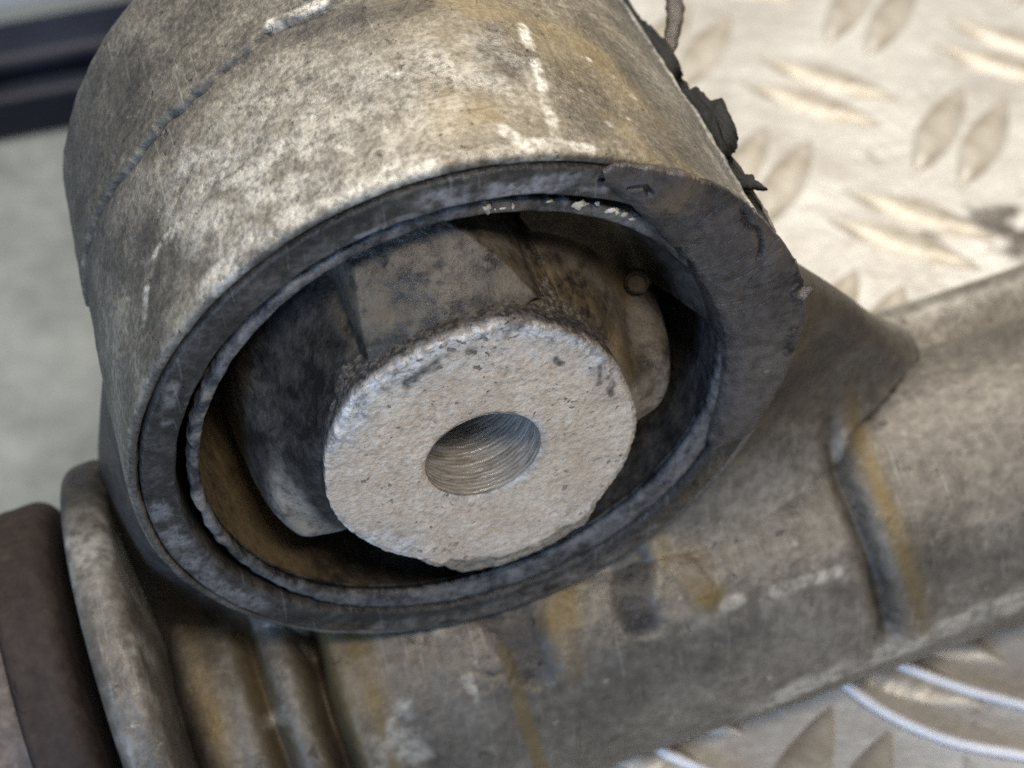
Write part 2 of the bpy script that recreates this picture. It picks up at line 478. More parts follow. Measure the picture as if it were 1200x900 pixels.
# --- housing (round eye)
def housing():
    n, prof = 1000, []
    ys = np.unique(np.concatenate([np.linspace(0.004, 0.225, 120), np.linspace(0.225, 0.29, 90), np.linspace(0.29, 0.50, 110)]))
    prof += [(0.030, 0.337), (0.012, 0.337), (0.003, 0.338), (0.0, 0.3405), (0.0008, 0.345)]
    for y in ys:
        r = 0.3495 if y < 0.2 else 0.3495 - (y - 0.2) * 0.035
        if y < 0.012:
            r -= 0.0035 * (1 - y / 0.012) ** 2
        if y > 0.44:
            r -= 0.05 * (1 - math.sqrt(max(0, 1 - ((y - 0.44) / 0.06) ** 2)))
        prof.append((y, r))
    prof += [(0.505, 0.29), (0.505, 0.2), (0.505, 0.12), (0.30, 0.12)]
    prof = np.array(prof)
    th = np.linspace(-180, 180, n, endpoint=False)
    Y = np.repeat(prof[:, 0][:, None], n, 1)
    Rr = np.repeat(prof[:, 1][:, None], n, 1)
    TH = np.repeat(th[None], len(prof), 0)
    A = np.radians(TH)
    P0 = np.stack([Rr * np.cos(A), Y, Rr * np.sin(A)], -1)
    lo = fbm(P0, 6, 3, 3)
    hi = fbm(P0, 42, 4, 5)
    outer = (prof[:, 1] > 0.30)[:, None] & (Y > 0.001)
    # casting ledge: back half stands 5 mm/10 proud along a wandering line
    wob = 0.013 * fbm(np.stack([A * 7, 0 * A, 0 * A], -1), 1.0, 3, 11) + 0.0035 * fbm(P0, 18, 2, 12)
    yc = table(TH, [(164, .273), (156, .264), (143, .245), (132, .249), (122, .248), (114, .252), (109, .26), (99, .266), (80, .29), (40, .3), (-100, .3)]) + wob
    led = sstep(60, 100, TH) * (1 - sstep(182, 210, np.where(TH < 0, TH + 360, TH)))
    step = sstep(-0.003, 0.005, Y - yc)
    dR = outer * (0.0015 * lo + 0.0016 * hi + 0.0052 * led * step * (1 + 0.6 * lo))
    crack = np.exp(-((Y - yc + 0.0012) / 0.0030) ** 2) * led * sstep(95, 104, TH) * (1 - sstep(172, 182, TH)) * np.clip(0.75 + 1.6 * fbm(np.stack([A * 22, 0 * A, 0 * A], -1), 1.0, 3, 61), 0.15, 1)
    dR -= outer * 0.0035 * crack
    # worn front edge
    dR -= outer * 0.003 * np.exp(-(Y / 0.006) ** 2) * sstep(-0.05, 0.35, fbm(P0, 18, 3, 9))
    U = A * 0.35
    def st(pts, w):
        return stroke(U, Y, [(radians(a) * 0.35, y) for a, y in pts], w)
    ragged = np.clip(0.72 + 2.4 * fbm(P0, 40, 4, 21), 0, 1.2)
    sc = np.zeros_like(Y)
    sc = np.maximum(sc, 0.85 * st([(70.8, .198), (72, .127), (73.5, .073), (74.6, .016)], 0.0085))
    sc = np.maximum(sc, 0.7 * st([(82.3, .037), (79.8, .008)], 0.011))
    sc = np.maximum(sc, 0.7 * st([(78.3, .016), (69.7, .011)], 0.009))
    sc = np.maximum(sc, 0.75 * st([(133, .012), (122.5, .017), (113.6, .017), (103, .012), (95, .010)], 0.020))  # highlight along the front edge painted into the bright mask
    sc = np.maximum(sc, 0.35 * st([(95, .010), (85, .008), (76, .008)], 0.015))  # fainter end of the painted edge highlight
    sc = np.maximum(sc, 0.62 * st([(128, .135), (126, .08), (117, .075)], 0.075))  # light worn patch with its highlight painted in
    sc = np.maximum(sc, 0.35 * st([(112, .14), (96, .10), (84, .12)], 0.10))
    sc = np.maximum(sc, 0.8 * st([(142.2, .108), (137.4, .114)], 0.006))
    sc = np.maximum(sc, 0.8 * st([(138.9, .099), (135.4, .111)], 0.006))
    sc = np.maximum(sc, 0.7 * st([(149, .06), (146, .085)], 0.008))
    sc = np.maximum(sc, 1.0 * st([(109.5, .271), (104.9, .268), (100.5, .270)], 0.0085) * np.clip(0.6 + 3 * fbm(P0, 30, 3, 91), 0, 1))
    sc = np.maximum(sc, 0.8 * st([(127, .255), (123.5, .252), (121.5, .249)], 0.0045) * np.clip(0.6 + 3 * fbm(P0, 30, 3, 92), 0, 1))
    sc = np.maximum(sc, 0.6 * st([(113, .138), (106.1, .115)], 0.005))
    sc = np.maximum(sc, 0.5 * st([(109.2, .089), (104.9, .059), (102.2, .029)], 0.006))
    sc = np.maximum(sc, 0.5 * st([(180, .30), (178, .36)], 0.006))
    for (a, y, w) in ((56.8, .141, .006), (60.8, .159, .005), (63.7, .052, .006), (54.8, .115, .006), (66, .10, .004), (59, .07, .004), (94, .14, .004)):
        sc = np.maximum(sc, 0.9 * st([(a, y)], w))
    sc = sc * ragged
    gr = np.zeros_like(Y)
    gr = np.maximum(gr, 0.8 * st([(107.6, .255), (99.9, .246), (93.2, .241), (86, .245)], 0.032))
    gr = np.maximum(gr, 0.7 * st([(107.3, .171)], 0.018))
    gr = np.maximum(gr, 0.8 * st([(158.1, .303)], 0.008))
    gr = np.maximum(gr, 0.72 * st([(155, .18), (146, .15), (142, .08), (147, .03)], 0.05))  # smooth grey facet, part of its darkness is painted shade
    gr = np.maximum(gr, 0.45 * st([(178, .30), (160, .38), (140, .40), (120, .42)], 0.12))
    gr = np.maximum(gr, 0.40 * st([(54.7, .249), (52.8, .197), (51.1, .118), (46, .063)], 0.022))
    gr = np.maximum(gr, 0.30 * st([(104, .20), (97, .10), (88, .16)], 0.03))
    gr = gr * np.clip(0.9 + 1.6 * fbm(P0, 24, 4, 31), 0, 1)
    gr = np.maximum(gr, 0.36 * sstep(0.10, 0.26, fbm(P0, 9, 6, 77)) * (1 - 0.8 * np.clip(sc, 0, 1)))
    gr = np.maximum(gr, 0.95 * crack)
    gr = np.maximum(gr, 0.75 * (Y < 0.0035))
    low = (1 - sstep(-60, -20, TH)) * (TH > -175)
    oc = (0.22 + 0.36 * sstep(0.0, 0.3, fbm(P0, 7, 3, 41))) * sstep(38, 58, TH) * (1 - sstep(82, 102, TH))
    for (a, y) in ((56.8, .135), (63, .06), (54, .12)):
        oc = np.maximum(oc, 0.5 * st([(a, y)], 0.025) * ragged)
    R2 = Rr + dR
    P = np.stack([R2 * np.cos(A), Y, R2 * np.sin(A)], -1)
    return grid('housing', P, M_house, root, cv=True, wear=np.stack([sc, gr, oc], -1), flip=False)
house = housing()

def prism(name, poly, thick, frame, mat, parent, wear=(0, 0, 0), rag=0.0, seed=0, **kw):
    """closed slab: outline poly in (a,b), frame maps (a,b,c) arrays to world"""
    poly = np.array(poly, float)
    pts = []
    for k in range(len(poly)):
        p, q = poly[k], poly[(k + 1) % len(poly)]
        for t in np.linspace(0, 1, 6, endpoint=False):
            pts.append(p + (q - p) * t)
    pts = np.array(pts)
    if rag:
        z = np.zeros(len(pts))
        pts = pts + rag * np.stack([perlin(np.stack([pts[:, 0], pts[:, 1], z], -1), 160, seed),
                                    perlin(np.stack([pts[:, 0], pts[:, 1], z], -1), 160, seed + 5)], -1)
    n = len(pts)
    c = pts.mean(0)
    rings = []
    for (s, h) in ((0.0, 0.5), (0.55, 0.5), (0.96, 0.42), (1.0, 0.0), (0.96, -0.42), (0.55, -0.5), (0.0, -0.5)):
        q = c + (pts - c) * s
        bend = 0.0
        rings.append(frame(q[:, 0], q[:, 1], np.full(n, h * thick) + 0.15 * thick * perlin(np.stack([q[:, 0], q[:, 1], 0 * q[:, 0]], -1), 60, seed)))
    P = np.stack(rings, 0)
    return grid(name, P, mat, parent, cv=True, wear=np.broadcast_to(np.array(wear, float), P.shape).copy(), **kw)

TH0 = radians(24)
def fin_frame(y, r, c):
    er = np.array([math.cos(TH0), 0, math.sin(TH0)]); et = np.array([-math.sin(TH0), 0, math.cos(TH0)])
    return r[:, None] * er + c[:, None] * et + y[:, None] * np.array([0, 1.0, 0])

# parting line ridge down the right of the housing
def ridge():
    n, m = 160, 14
    y = np.linspace(0.006, 0.47, n)[:, None]
    t = np.linspace(0, 1, m)[None]
    ang = np.radians(26.5) + 0.010 * perlin(np.stack([y[:, 0] * 9, 0 * y[:, 0], 0 * y[:, 0]], -1), 1, 4)[:, None]
    w, h = 0.0085, 0.0095
    rr = 0.343 - np.maximum(0, y - 0.2) * 0.035
    off = (t - 0.5) * 2
    prof = h * np.sqrt(np.clip(1 - off ** 4, 0, 1))
    q = np.stack([y + 0 * t, off + 0 * y, 0 * y + 0 * t], -1)
    prof = prof * (1 + 0.35 * fbm(q * np.array([1, .02, 1]), 40, 3, 8)) + 0 * y
    r = rr + prof + 0.003
    a = ang + off * w / 0.35
    P = np.stack([r * np.cos(a), y + 0 * t, r * np.sin(a)], -1)
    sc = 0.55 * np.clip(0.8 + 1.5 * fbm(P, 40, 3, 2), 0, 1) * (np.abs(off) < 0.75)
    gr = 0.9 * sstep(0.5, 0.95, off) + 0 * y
    return grid('parting_ridge', P, M_house, house, wear=np.stack([sc, gr, 0 * sc], -1), flip=True)
ridge()

# --- outer sleeve: the dark ring pressed into the housing
def outer_sleeve():
    prof = [(0.30, 0.334), (0.006, 0.336), (-0.0005, 0.3355)]
    for r in np.linspace(0.333, 0.3045, 34):
        prof.append((-0.0035, r))
    prof += [(-0.002, 0.3025), (0.002, 0.3008), (0.012, 0.300), (0.05, 0.2995), (0.10, 0.2995), (0.30, 0.2995)]
    prof = np.array(prof)
    n = 1100
    th = np.linspace(-pi, pi, n, endpoint=False)
    TH = np.repeat(th[None], len(prof), 0)
    Y = np.repeat(prof[:, 0][:, None], n, 1)
    Rr = np.repeat(prof[:, 1][:, None], n, 1)
    P0 = np.stack([Rr * np.cos(TH), Y, Rr * np.sin(TH)], -1)
    inn = np.exp(-((Rr - 0.301) / 0.004) ** 2)
    Rr = Rr + inn * 0.0022 * fbm(P0, 30, 4, 3)
    front = (Y < 0.003)
    Y = Y + front * (0.0016 * fbm(P0, 40, 4, 13) + 0.0022 * fbm(P0, 9, 2, 15))
    D = np.degrees(TH)
    U = TH * 0.32
    def st(pts, w):
        return stroke(U, Rr, [(radians(a) * 0.32, r) for a, r in pts], w)
    rag = np.clip(0.7 + 2.2 * fbm(P0, 38, 4, 23), 0, 1)
    sc = 0.7 * st([(97, .318), (85, .312), (72, .318), (66, .322)], 0.016) * rag
    sc = np.maximum(sc, 0.5 * st([(110, .305), (100, .306), (90, .304)], 0.007) * rag)
    sc = np.maximum(sc, 0.45 * st([(-178, .325), (-165, .32), (-150, .325), (-138, .325)], 0.016) * rag)
    sc = np.maximum(sc, 0.4 * st([(152, .325), (160, .318)], 0.010) * rag)
    sc = np.maximum(sc, 0.25 * st([(-110, .33), (-80, .325), (-50, .33)], 0.02) * rag)
    gr = 0.7 * st([(122, .33), (112, .328), (103, .33)], 0.012) * rag
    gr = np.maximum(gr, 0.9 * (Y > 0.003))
    gr = np.maximum(gr, 0.4 * st([(-130, .32), (-100, .315)], 0.02))
    oc = 0.22 * st([(-120, .334), (-60, .334), (-30, .33)], 0.02) * rag
    P = np.stack([Rr * np.cos(TH), Y, Rr * np.sin(TH)], -1)
    return grid('outer_sleeve', P, M_ring, root, cv=True, wear=np.stack([sc, gr, oc], -1))
outer_sleeve()

# --- rubber insert: collar, two stop lobes, membrane and voids as one moulded surface
def rubber_insert():
    n, m = 1200, 190
    th = np.linspace(-180, 180, n, endpoint=False)
    r = np.concatenate([np.linspace(0.10, 0.15, 8, endpoint=False), np.linspace(0.15, 0.2835, m - 8)])
    R_, TH = np.meshgrid(r, th, indexing='ij')
    A = np.radians(TH)
    P0 = np.stack([R_ * np.cos(A), 0 * A, R_ * np.sin(A)], -1)
    Rf = table(TH, [(-180, .213), (-168, .221), (-158, .230), (-148, .231), (-139, .212), (-130, .180), (-115, .168), (-60, .166), (-34, .168), (-25, .196),
                    (-18, .218), (-8, .227), (2, .227), (12, .221), (22, .208), (34, .195), (48, .186), (62, .18), (90, .18), (115, .18), (130, .20), (140, .205), (155, .210), (168, .210)])
    dd = table(TH, [(-180, .024), (-168, .004), (-158, -.004), (-148, -.004), (-138, .006), (-125, .05), (-100, .08), (-60, .08), (-34, .06), (-22, .012),
                    (-12, .0), (-2, .0), (4, .006), (8, .045), (13, .085), (22, .105), (46, .11), (62, .08), (90, .05), (118, .055), (130, .075), (142, .105), (153, .108), (164, .085), (172, .052)])
    near = table(TH, [(-180, -.026), (-160, -.024), (-140, -.010), (-115, .05), (-60, .06), (-40, .04), (-20, -.01), (10, -.01), (30, -.012), (60, -.02), (120, -.028), (150, -.028)])
    lobe = near + (dd - near) * sstep(0.162, 0.206, R_)
    void = 0.27
    te = np.clip((R_ - Rf + 0.020) / 0.040, 0, 1)
    edge = 1 - np.sqrt(1 - te ** 2.4)
    y = lobe + (void - lobe) * edge
    def smin(a, b, k):
        h = np.clip(0.5 + 0.5 * (b - a) / k, 0, 1)
        return b + (a - b) * h - k * h * (1 - h)
    # membrane between the right lobe and the ring
    mem = 0.080 + 0.030 * sstep(0.18, 0.23, R_) - 0.088 * sstep(0.225, 0.283, R_) + 0.010 * np.cos(np.radians((TH - 40) * 3))
    mm = sstep(-2, 9, TH) * (1 - sstep(66, 78, TH))
    ym = void + (mem - void) * mm
    lug = sstep(0.004, 0.03, ym - y) * mm
    y = smin(y, ym, 0.014)
    # collar with flat top, closing toward the ring
    lo_b = 62 + (R_ - 0.17) * 400
    hi_b = 129 - (R_ - 0.17) * 190
    yc = -0.029 + 0.97 * np.maximum(R_ - 0.17, -0.005) + 0.3 * np.maximum(0, R_ - 0.22)
    cm = sstep(-5, 1.5, TH - lo_b) * (1 - sstep(-2, 7, TH - hi_b))
    ycol = void + (yc - void) * cm
    y = smin(y, ycol, 0.014)
    left_shoulder = (TH > 112) & (TH < 150)
    # outer wall going up to the lip
    wall = sstep(0.270, 0.2825, R_)
    y = y * (1 - wall) + 0.010 * wall
    # groove beside the collar's right edge
    gl = np.exp(-((TH - lo_b + 4.0) / 2.0) ** 2) * (R_ < 0.25)
    y = y + 0.022 * gl
    # wrinkles: radial crazing near the upper right, comb lines on the left edge
    wr = np.zeros_like(y)
    for (a0, a1, r0, r1, seed) in ((38, 56, .232, .275, 3), (150, 176, .196, .222, 6)):
        w = sstep(a0, a0 + 6, TH) * (1 - sstep(a1 - 6, a1, TH)) * sstep(r0, r0 + .012, R_) * (1 - sstep(r1 - .012, r1, R_))
        q = np.stack([TH * 0.9, R_ * 60, 0 * R_], -1)
        line = 1 - np.abs(perlin(q, 1.0 if seed == 3 else 1.25, seed)) * 6
        wr += w * np.clip(line, 0, 1)
    y = y + 0.0028 * wr
    rough = fbm(P0 + np.stack([0 * y, y, 0 * y], -1), 26, 4, 33)
    y = y + 0.0022 * rough * (1 - wall)
    crust = stroke(TH / 60.0, R_ * 8, [(66 / 60, .168 * 8), (52 / 60, .170 * 8), (40 / 60, .168 * 8), (27 / 60, .164 * 8)], 0.17)
    y = y + crust * (0.02 * (R_ < 0.19) + 0.010 * fbm(P0, 60, 3, 71))
    P1 = np.stack([R_ * np.cos(A), y, R_ * np.sin(A)], -1)
    P = P1
    steep = np.clip(edge * (1 - edge) * 4, 0, 1)
    n1 = fbm(P1, 20, 4, 14); n2 = fbm(P1, 12, 3, 17); n3 = fbm(P1, 45, 3, 77)
    pale = 0.36 * cm * (1 - sstep(0.225, 0.27, R_)) * np.clip(0.75 + 1.2 * n1, 0, 1)
    capL = sstep(-182, -168, TH) * (1 - sstep(-140, -132, TH)) * sstep(0.176, 0.192, R_)
    capR = sstep(-28, -20, TH) * (1 - sstep(0, 6, TH)) * sstep(0.160, 0.176, R_)
    flat = (1 - sstep(0.02, 0.30, edge)) * (1 - sstep(0.010, 0.028, y))
    pale = np.maximum(pale, (1.0 * capL + 0.9 * capR) * flat * np.clip(1.0 + n1, 0, 1))
    ochre = 0.95 * mm * (1 - sstep(0.232, 0.262, R_ + 0.03 * n2)) * np.clip(0.95 + n2, 0, 1) * sstep(2, 8, TH)
    ochre = ochre * (1 - 0.7 * lug * sstep(0.17, 0.19, R_))
    pale = np.maximum(pale, 0.45 * lug * sstep(0.17, 0.19, R_) * np.clip(0.8 + n1, 0, 1))
    TP = TH % 360
    leftv = sstep(118, 140, TP) * (1 - sstep(225, 262, TP))
    ochre = np.maximum(ochre, leftv * sstep(0.226, 0.246, R_) * np.clip(0.95 + 0.8 * n2, 0, 1))
    ochre = np.maximum(ochre, cm * (0.30 + 0.45 * sstep(-0.1, 0.3, fbm(P1, 14, 3, 55))))
    clean_shade = 0.95 * crust * np.clip(0.45 + 3.2 * n3, 0, 1)
    clean_shade = np.maximum(clean_shade, 0.9 * np.clip(5 * (fbm(P1, 60, 3, 61) - 0.10 + 0.35 * sstep(0.22, 0.26, R_)), 0, 1) * cm * sstep(0.185, 0.215, R_))
    clean_shade = np.maximum(clean_shade, 0.85 * cm * (1 - sstep(0.186, 0.194, R_)))  # shade of the gap between collar and sleeve painted as a dark line
    clean_shade = np.maximum(clean_shade, 0.75 * gl * np.clip(0.6 + 2 * n1, 0, 1))
    clean_shade = np.maximum(clean_shade, 0.7 * sstep(-138, -125, TH) * (1 - sstep(-32, -22, TH)))  # darker round the lower void
    clean_shade = np.maximum(clean_shade, 0.6 * wr)
    return grid('rubber_insert', P, M_rub, root, cv=True, wear=np.stack([pale, clean_shade, ochre], -1), flip=False)
ins = rubber_insert()

# --- lip: ragged ring of rubber lining the inside of the outer sleeve
def rubber_lip():
    n, m = 1400, 26
    th = np.linspace(-180, 180, n, endpoint=False)
    t = np.linspace(0, 1, m)
    T, TH = np.meshgrid(t, th, indexing='ij')
    A = np.radians(TH)
    q = np.stack([A * 14, 0 * A, 0 * A], -1)
    ro = table(TH, [(-180, .2890), (-160, .2895), (-140, .292), (-125, .297), (-110, .299), (-40, .299), (0, .296), (40, .294), (60, .289), (80, .2895), (100, .2905), (120, .2895), (150, .2890), (170, .2885)])
    ri = table(TH, [(-180, .2765), (-140, .279), (-110, .272), (-60, .268), (-20, .270), (20, .270), (60, .272), (80, .272), (120, .276), (150, .276)])
    rag = 0.0052 * fbm(q, 0.9, 3, 3) + 0.0012 * perlin(q, 3.1, 5) * (perlin(q, 0.7, 8) > 0.1)
    ro = ro + rag * np.where(np.abs(TH + 70) < 45, 0.2, 1.0)
    ri = ri + 0.0015 * fbm(q, 1.1, 3, 8)
    h = 0.010
    s = T * 2 * pi
    cx = (ro + ri) / 2; hw = (ro - ri) / 2
    cs, sn = np.cos(s), np.sin(s)
    sq = lambda c: np.sign(c) * np.abs(c) ** 0.65
    r = cx - hw * sq(cs)
    base = table(TH, [(-180, .004), (-120, -.001), (-60, -.003), (0, 0.0), (60, .006), (90, .008), (130, .006), (160, .004)])
    y = base + h - h * sq(sn) * 1.0
    P0 = np.stack([r * np.cos(A), y, r * np.sin(A)], -1)
    y = y + 0.0012 * fbm(P0, 24, 3, 6)
    r = r + 0.0006 * fbm(P0, 50, 3, 16)
    P = np.stack([r * np.cos(A), y, r * np.sin(A)], -1)
    up_l = sstep(100, 125, TH % 360) * (1 - sstep(185, 215, TH % 360))
    top = sstep(52, 60, TH) * (1 - sstep(84, 96, TH))
    fb = fbm(P, 48, 4, 26)
    pale = 0.55 * up_l * np.clip(0.3 + 3.0 * fb, 0, 1) + 0.2 * np.clip(3 * fb, 0, 1)  # pale dust at upper left with bluish highlight speckle painted in
    ochre = 0.7 * top * np.clip(0.4 + 2 * fbm(P, 25, 3, 28), 0, 1)
    clean_shade = 0.6 * np.clip(3 * (fbm(P, 24, 3, 44) - 0.05), 0, 1)
    return grid('rubber_lip', P, M_lip, ins, cu=True, cv=True, wear=np.stack([pale, clean_shade, ochre], -1), flip=True)
rubber_lip()

# pale crumbs of corrosion sitting in the crack above the lip
def crumb(th, r, y, size, seed):
    n, m = 12, 8
    u = np.linspace(0, 2 * pi, n, endpoint=False)[None]
    v = np.linspace(0.02, pi - 0.02, m)[:, None]
    a = radians(th)
    d = np.stack([np.cos(u) * np.sin(v), np.cos(v) + 0 * u, np.sin(u) * np.sin(v)], -1)
    d = d * (1 + 0.9 * perlin(d, 1.6, seed) + 0.4 * perlin(d, 4.0, seed + 3))[..., None]
    d = d * np.array([1.0 + 0.6 * math.sin(seed * 2.1), .35, 0.8 + 0.35 * math.cos(seed * 3.3)]) * size
    P = d + np.array([r * math.cos(a), y, r * math.sin(a)])
    return grid('corrosion_crumb', P, M_crumb, ins, cv=True, flip=True)
M_crumb = plain('pale_corrosion', (0.32, 0.27, 0.19, 1), (0.70, 0.66, 0.56, 1), 130, 0.6)
for k, (th, r, s) in enumerate(((85.5, .284, .0042), (82.6, .282, .0022), (80.6, .283, .003), (73.5, .288, .0034), (67.3, .286, .0042), (65.6, .289, .002),
                                (63.8, .291, .0026), (60.2, .287, .0046), (58.6, .286, .0044), (56.9, .286, .0036), (54.6, .285, .003), (84.0, .281, .0016))):
    crumb(th, r, 0.006, s, k)

# --- moulded pip on the membrane
def nub():
    n, m = 28, 10
    c = np.array([0.204, 0.078, 0.067])
    N = np.array([-0.35, -0.85, 0.40]); N /= np.linalg.norm(N)
    e1 = np.cross(N, [0, 0, 1]); e1 /= np.linalg.norm(e1); e2 = np.cross(N, e1)
    a = np.linspace(0, 2 * pi, n, endpoint=False)[None]
    R_ = np.array([0.0, .4, .7, .85, .95, 1.0, 1.08, 1.16, 1.2, 1.2])[:, None] * 0.0105
    H = np.array([0.0022, .002, .0018, .0014, .0004, -.0012, -.0022, -.0022, -.003, -.012])[:, None]
    P = c + (R_ * np.cos(a))[..., None] * e1 + (R_ * np.sin(a))[..., None] * e2 + (H + 0 * a)[..., None] * N
    w = np.zeros(P.shape); w[..., 2] = 0.6; w[4:7, :, 1] = 0.5
    return grid('moulded_pip', P, M_rub, ins, cv=True, wear=w, flip=True)
nub()

# --- torn flap over the right of the rim
def torn_flap():
    n, m = 620, 60
    th = np.linspace(-25, 67.5, n)
    s = np.linspace(0, 1, m)
    S, TH = np.meshgrid(s, th, indexing='ij')
    A = np.radians(TH)
    rin = np.interp(TH, [-25, -22, -18, -8, 2, 19, 30, 39, 47, 53, 57, 60, 63, 65.5, 67.5], [.297, .286, .281, .276, .2745, .2725, .2735, .276, .284, .292, .300, .307, .311, .318, .324])
    rout = np.interp(TH, [-25, -22, -19, -14, -9, -4, 4, 10, 17, 24, 32, 44, 55, 62, 66, 67.5], [.302, .318, .331, .336, .338, .346, .354, .362, .366, .365, .361, .361, .356, .350, .346, .338])
    q = np.stack([A * 16, 0 * A, 0 * A], -1)
    rout = rout + 0.0030 * fbm(q, 1.2, 4, 4) + 0.0026 * perlin(q, 7, 2) * sstep(-0.1, 0.25, perlin(q, 0.8, 6))
    rin = rin + 0.0014 * fbm(q, 1.4, 3, 9)
    jag = 0.0045 * perlin(np.stack([S * 4.0, 0 * S, 0 * S], -1), 1.0, 12)
    A = A + (jag / 0.33) * sstep(58, 67, TH)
    # cross-section: under edge, outer rim, top, inner rim, tuck into the cavity
    r = rin + (rout - rin) * np.interp(S, [0, .08, .14, .2, .78, .86, .92, 1.0], [0.55, 1.0, 1.005, .985, .03, -.03, -.05, -.02])
    y = np.interp(S, [0, .08, .11, .15, .20, .28, .40, .55, .66, .74, .80, .85, .90, .95, 1.0], [-.0042, -.0042, -.0075, -.0110, -.0138, -.0165, -.0180, -.0172, -.0145, -.0105, -.0050, .004, .016, .032, .055])
    taper = sstep(-25.5, -16, TH)
    y = y * (0.25 + 0.75 * taper) * np.where(y < 0, 1, 1) - 0.0035 * (1 - taper)
    thin = 1 - 0.35 * sstep(56, 67, TH)
    y = np.where(y < -.004, -.004 + (y + .004) * thin, y)
    P0 = np.stack([r * np.cos(A), y, r * np.sin(A)], -1)
    bump = 0.0040 * fbm(P0, 11, 3, 3) + 0.0016 * fbm(P0, 45, 3, 6)
    gro = -0.0016 * np.clip(1 - 7 * np.abs(perlin(np.stack([A * 26, r * 26, 0 * A], -1), 1.0, 21)), 0, 1) * sstep(8, 16, TH) * (1 - sstep(48, 58, TH))
    k = sstep(0.12, 0.22, S) * (1 - 0.6 * sstep(0.85, 1, S))
    y = y + k * bump - k * gro
    U, V = A * 0.32, r
    def st(pts, w):
        return stroke(U, V, [(radians(a) * 0.32, x) for a, x in pts], w)
    ck = np.maximum(st([(41, .356), (37.5, .347), (35, .352), (31.5, .345), (29.0, .334)], .0032), st([(42.5, .283), (41, .277), (37, .279), (34, .274)], .004))
    ck = np.maximum(ck, st([(62, .326), (60, .334), (58.5, .329)], .004))
    y = y + 0.005 * ck
    hair = st([(7.5, .343), (5.5, .340), (3.5, .344)], .013)
    y = y - hair * 0.004 * np.clip(fbm(P0, 90, 2, 7) * 3, 0, 1)
    P = np.stack([r * np.cos(A), y, r * np.sin(A)], -1)
    f = fbm(P, 16, 4, 12)
    clean_shade = np.maximum(np.maximum(0.9 * ck, 0.8 * hair), 0.35 * np.clip(3 * f, 0, 1))
    pale = 0.16 * np.clip(0.5 + 2 * fbm(P, 9, 3, 32), 0, 1) * (1 - sstep(0, 14, TH)) + 0.8 * st([(-1, .318)], .004)
    och = 0.5 * np.clip(3 * (fbm(P, 10, 3, 42) - 0.05), 0, 1) * sstep(12, 25, TH)
    return grid('torn_flap', P, M_flap, ins, wear=np.stack([pale, clean_shade, och], -1), flip=True,
                label='thick torn rubber flap curled over the right of the rim')
torn_flap()

# torn scraps along the right back edge
def scrap(poly, thick, seed, ang=24, wear=(0, 0, 0), mat=None, rag=0.002):
    a = radians(ang)
    er = np.array([math.cos(a), 0, math.sin(a)]); et = np.array([-math.sin(a), 0, math.cos(a)])
    fr = lambda y, r, c: r[:, None] * er + c[:, None] * et + y[:, None] * np.array([0, 1.0, 0])
    return prism('torn_rubber_scrap', poly, thick, fr, mat or M_black, ins, wear, rag, seed)
scrap([(0.272, 0.350), (0.262, 0.366), (0.236, 0.374), (0.226, 0.386), (0.194, 0.383), (0.174, 0.379), (0.162, 0.371), (0.155, 0.352)], 0.022, 3, rag=0.0035)
scrap([(0.124, 0.352), (0.118, 0.368), (0.114, 0.372), (0.107, 0.371), (0.088, 0.379), (0.094, 0.366), (0.106, 0.352)], 0.006, 5, rag=0.003)
scrap([(0.158, 0.352), (0.129, 0.363), (0.105, 0.367), (0.072, 0.367), (0.036, 0.363), (0.03, 0.350)], 0.006, 8, 21, (0.25, 0, 0.3), M_flap)
scrap([(0.50, 0.330), (0.448, 0.354), (0.415, 0.352), (0.382, 0.361), (0.341, 0.367), (0.300, 0.364), (0.295, 0.345)], 0.022, 11, rag=0.004)
scrap([(-.004, 0.350), (-.010, 0.363), (-.018, 0.372), (-.026, 0.368), (-.030, 0.356), (-.012, 0.345)], 0.005, 14, 17, (0.0, 0.3, 0.1), M_flap)
scrap([(0.012, 0.350), (-0.004, 0.368), (-0.010, 0.366), (-0.004, 0.350)], 0.004, 17, 22, (0.1, 0, 0.2), M_flap)

def tube(name, pts, rad, mat, parent=None, sec=12, flat=1.0, wear=(0, 0, 0), jitter=0.0, seed=0, **kw):
    pts = np.array(pts, float)
    n = 60
    t = np.linspace(0, len(pts) - 1, n)
    # Catmull-Rom
    out = []
    ext = np.vstack([2 * pts[0] - pts[1], pts, 2 * pts[-1] - pts[-2]])
    for x in t:
        i = min(int(x), len(pts) - 2); f = x - i
        p0, p1, p2, p3 = ext[i], ext[i + 1], ext[i + 2], ext[i + 3]
        out.append(0.5 * ((2 * p1) + (-p0 + p2) * f + (2 * p0 - 5 * p1 + 4 * p2 - p3) * f * f + (-p0 + 3 * p1 - 3 * p2 + p3) * f ** 3))
    c = np.array(out)
    d = np.gradient(c, axis=0); d /= np.linalg.norm(d, axis=1)[:, None]
    ref = np.array([0, 0, 1.0]) if abs(d[:, 2]).mean() < 0.8 else np.array([1.0, 0, 0])
    e1 = np.cross(d, ref); e1 /= np.linalg.norm(e1, axis=1)[:, None]
    e2 = np.cross(d, e1)
    a = np.linspace(0, 2 * pi, sec, endpoint=False)
    rr = np.interp(np.linspace(0, 1, n), np.linspace(0, 1, len(np.atleast_1d(rad))), np.atleast_1d(rad))
    rr[0] = rr[-1] = 1e-4
    if jitter:
        rr = rr * (1 + jitter * perlin(np.stack([np.arange(n) * .23, 0 * rr, 0 * rr], -1), 1, seed))
    P = c[:, None] + rr[:, None, None] * (np.cos(a)[None, :, None] * e1[:, None] + flat * np.sin(a)[None, :, None] * e2[:, None])
    return grid(name, P, mat, parent, cv=True, wear=np.broadcast_to(np.array(wear, float), P.shape).copy(), flip=True, **kw)

